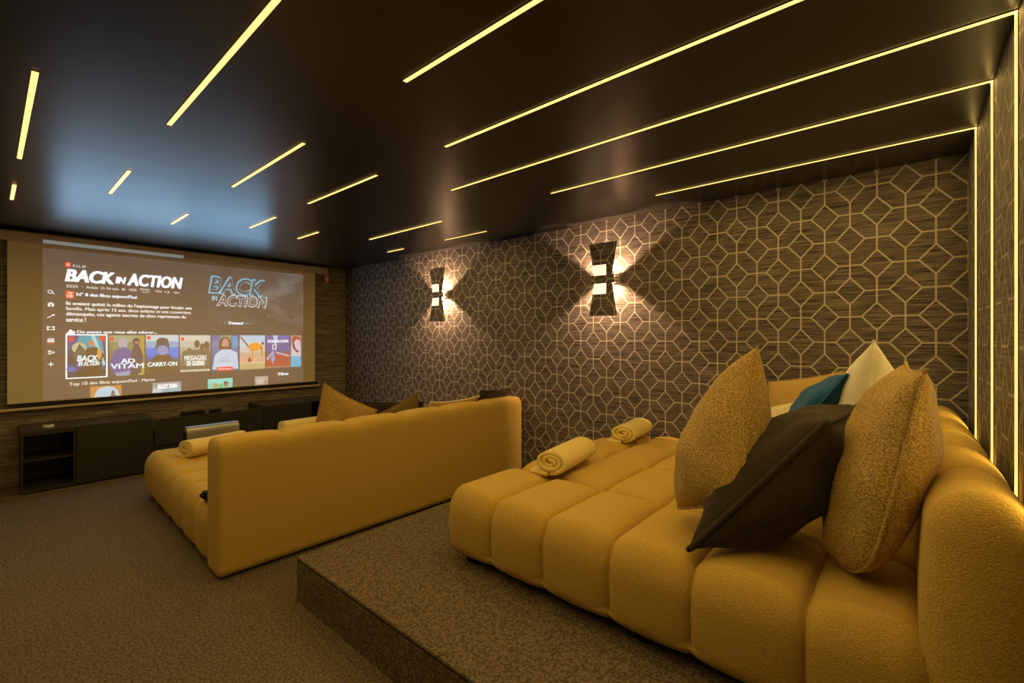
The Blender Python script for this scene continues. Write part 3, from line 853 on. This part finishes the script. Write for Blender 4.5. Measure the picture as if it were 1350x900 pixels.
# lower row
lettering('row_heading', "Top 10 des films aujourd'hui : Maroc", .548, 1.245, .918, .962, (220, 215, 205), y2, bold=.02)
lettering('row_label', 'Films', 2.585, 2.712, .903, .942, WHT, y2, bold=.03)
bm = bmesh.new(); quad(bm, 2.560, 2.570, .895, .948, y2); link('row_marker', bm, em((225, 80, 30)), scr)
def thumb(x0, x1, z1, bg, shapes, texts=()):
    poster(x0, x1, .792, z1, bg, shapes, texts)
thumb(.706, .954, .905, [(190, 130, 75), (185, 125, 70)], [([(.12, .0), (.18, .5), (.32, .85), (.55, .95), (.78, .8), (.9, .4), (.93, 0)], (170, 205, 225)), ((.72, .3, .06, .22), (110, 90, 90)), ([(.62, 0), (.66, .15), (.8, .15), (.84, 0)], (80, 90, 110))])
thumb(1.222, 1.490, .905, [(140, 150, 160), (130, 170, 185)], [([(0, .35), (.3, .5), (.3, .3), (0, .2)], (190, 195, 200)), (R_(.0, .3, .0, .2), (190, 215, 220))], [('BULLET TRAIN', .18, .86, .38, .8, (245, 240, 245), .2)])
thumb(1.759, 2.027, .908, [(125, 215, 205), (100, 200, 180)], [((.30, .30, .09, .26), (190, 140, 90)), ((.72, .35, .09, .28), (150, 110, 85)), (R_(.42, .60, .0, .45), (60, 190, 110)), ((.72, .55, .10, .14), (85, 70, 65))])
thumb(2.287, 2.45, .905, [(170, 165, 155), (150, 140, 125)], [((.4, .4, .3, .3), (185, 180, 175))])
bm = bmesh.new()
def arc(cx, cz, rx, rz, a0, a1, w=.006, n=26):
    for i in range(n):
        a, b = a0 + (a1 - a0) * i / n, a0 + (a1 - a0) * (i + 1) / n
        poly(bm, [(cx + rx * math.cos(a), cz + rz * math.sin(a)), (cx + rx * math.cos(b), cz + rz * math.sin(b)), (cx + (rx - w) * math.cos(b), cz + (rz - w) * math.sin(b)), (cx + (rx - w) * math.cos(a), cz + (rz - w) * math.sin(a))], y2)
poly(bm, [(.545, .862), (.690, .885), (.690, .879), (.549, .855), (.545, .835), (.540, .835)], y2)
arc(1.13, .79, .135, .115, .5, math.pi); arc(1.13, .79, .05, .045, .1, math.pi)
arc(1.65, .79, .12, .105, .4, math.pi); quad(bm, 1.535, 1.70, .792, .797, y2)
poly(bm, [(2.16, .792), (2.255, .895), (2.262, .892), (2.168, .792)], y2)
link('rank_outline', bm, em((150, 135, 115), .3), scr)

# light the projected picture throws back into the room
l = bpy.data.lights.new('screen_glow', 'AREA'); l.shape = 'RECTANGLE'; l.size = 2.0; l.size_y = .6
l.energy = 9; l.color = (.30, .64, 1.0)
o = bpy.data.objects.new('screen_glow', l); COL.objects.link(o)
o.location = (1.45, SY - .02, 1.9); o.rotation_euler = (math.radians(-90), 0, 0)
o.parent = scr

# ------------------------------------------------------------------ world and view
w = bpy.data.worlds.new('world'); SC.world = w; w.use_nodes = True
w.node_tree.nodes['Background'].inputs[0].default_value = (.01, .008, .006, 1)
w.node_tree.nodes['Background'].inputs[1].default_value = .0
SC.view_settings.view_transform = 'Standard'
SC.view_settings.look = 'None'
SC.view_settings.exposure = 0.0
SC.view_settings.gamma = 1
SC.view_settings.use_curve_mapping = False
SC.cycles.max_bounces = 10
SC.cycles.diffuse_bounces = 5
SC.cycles.sample_clamp_indirect = 4
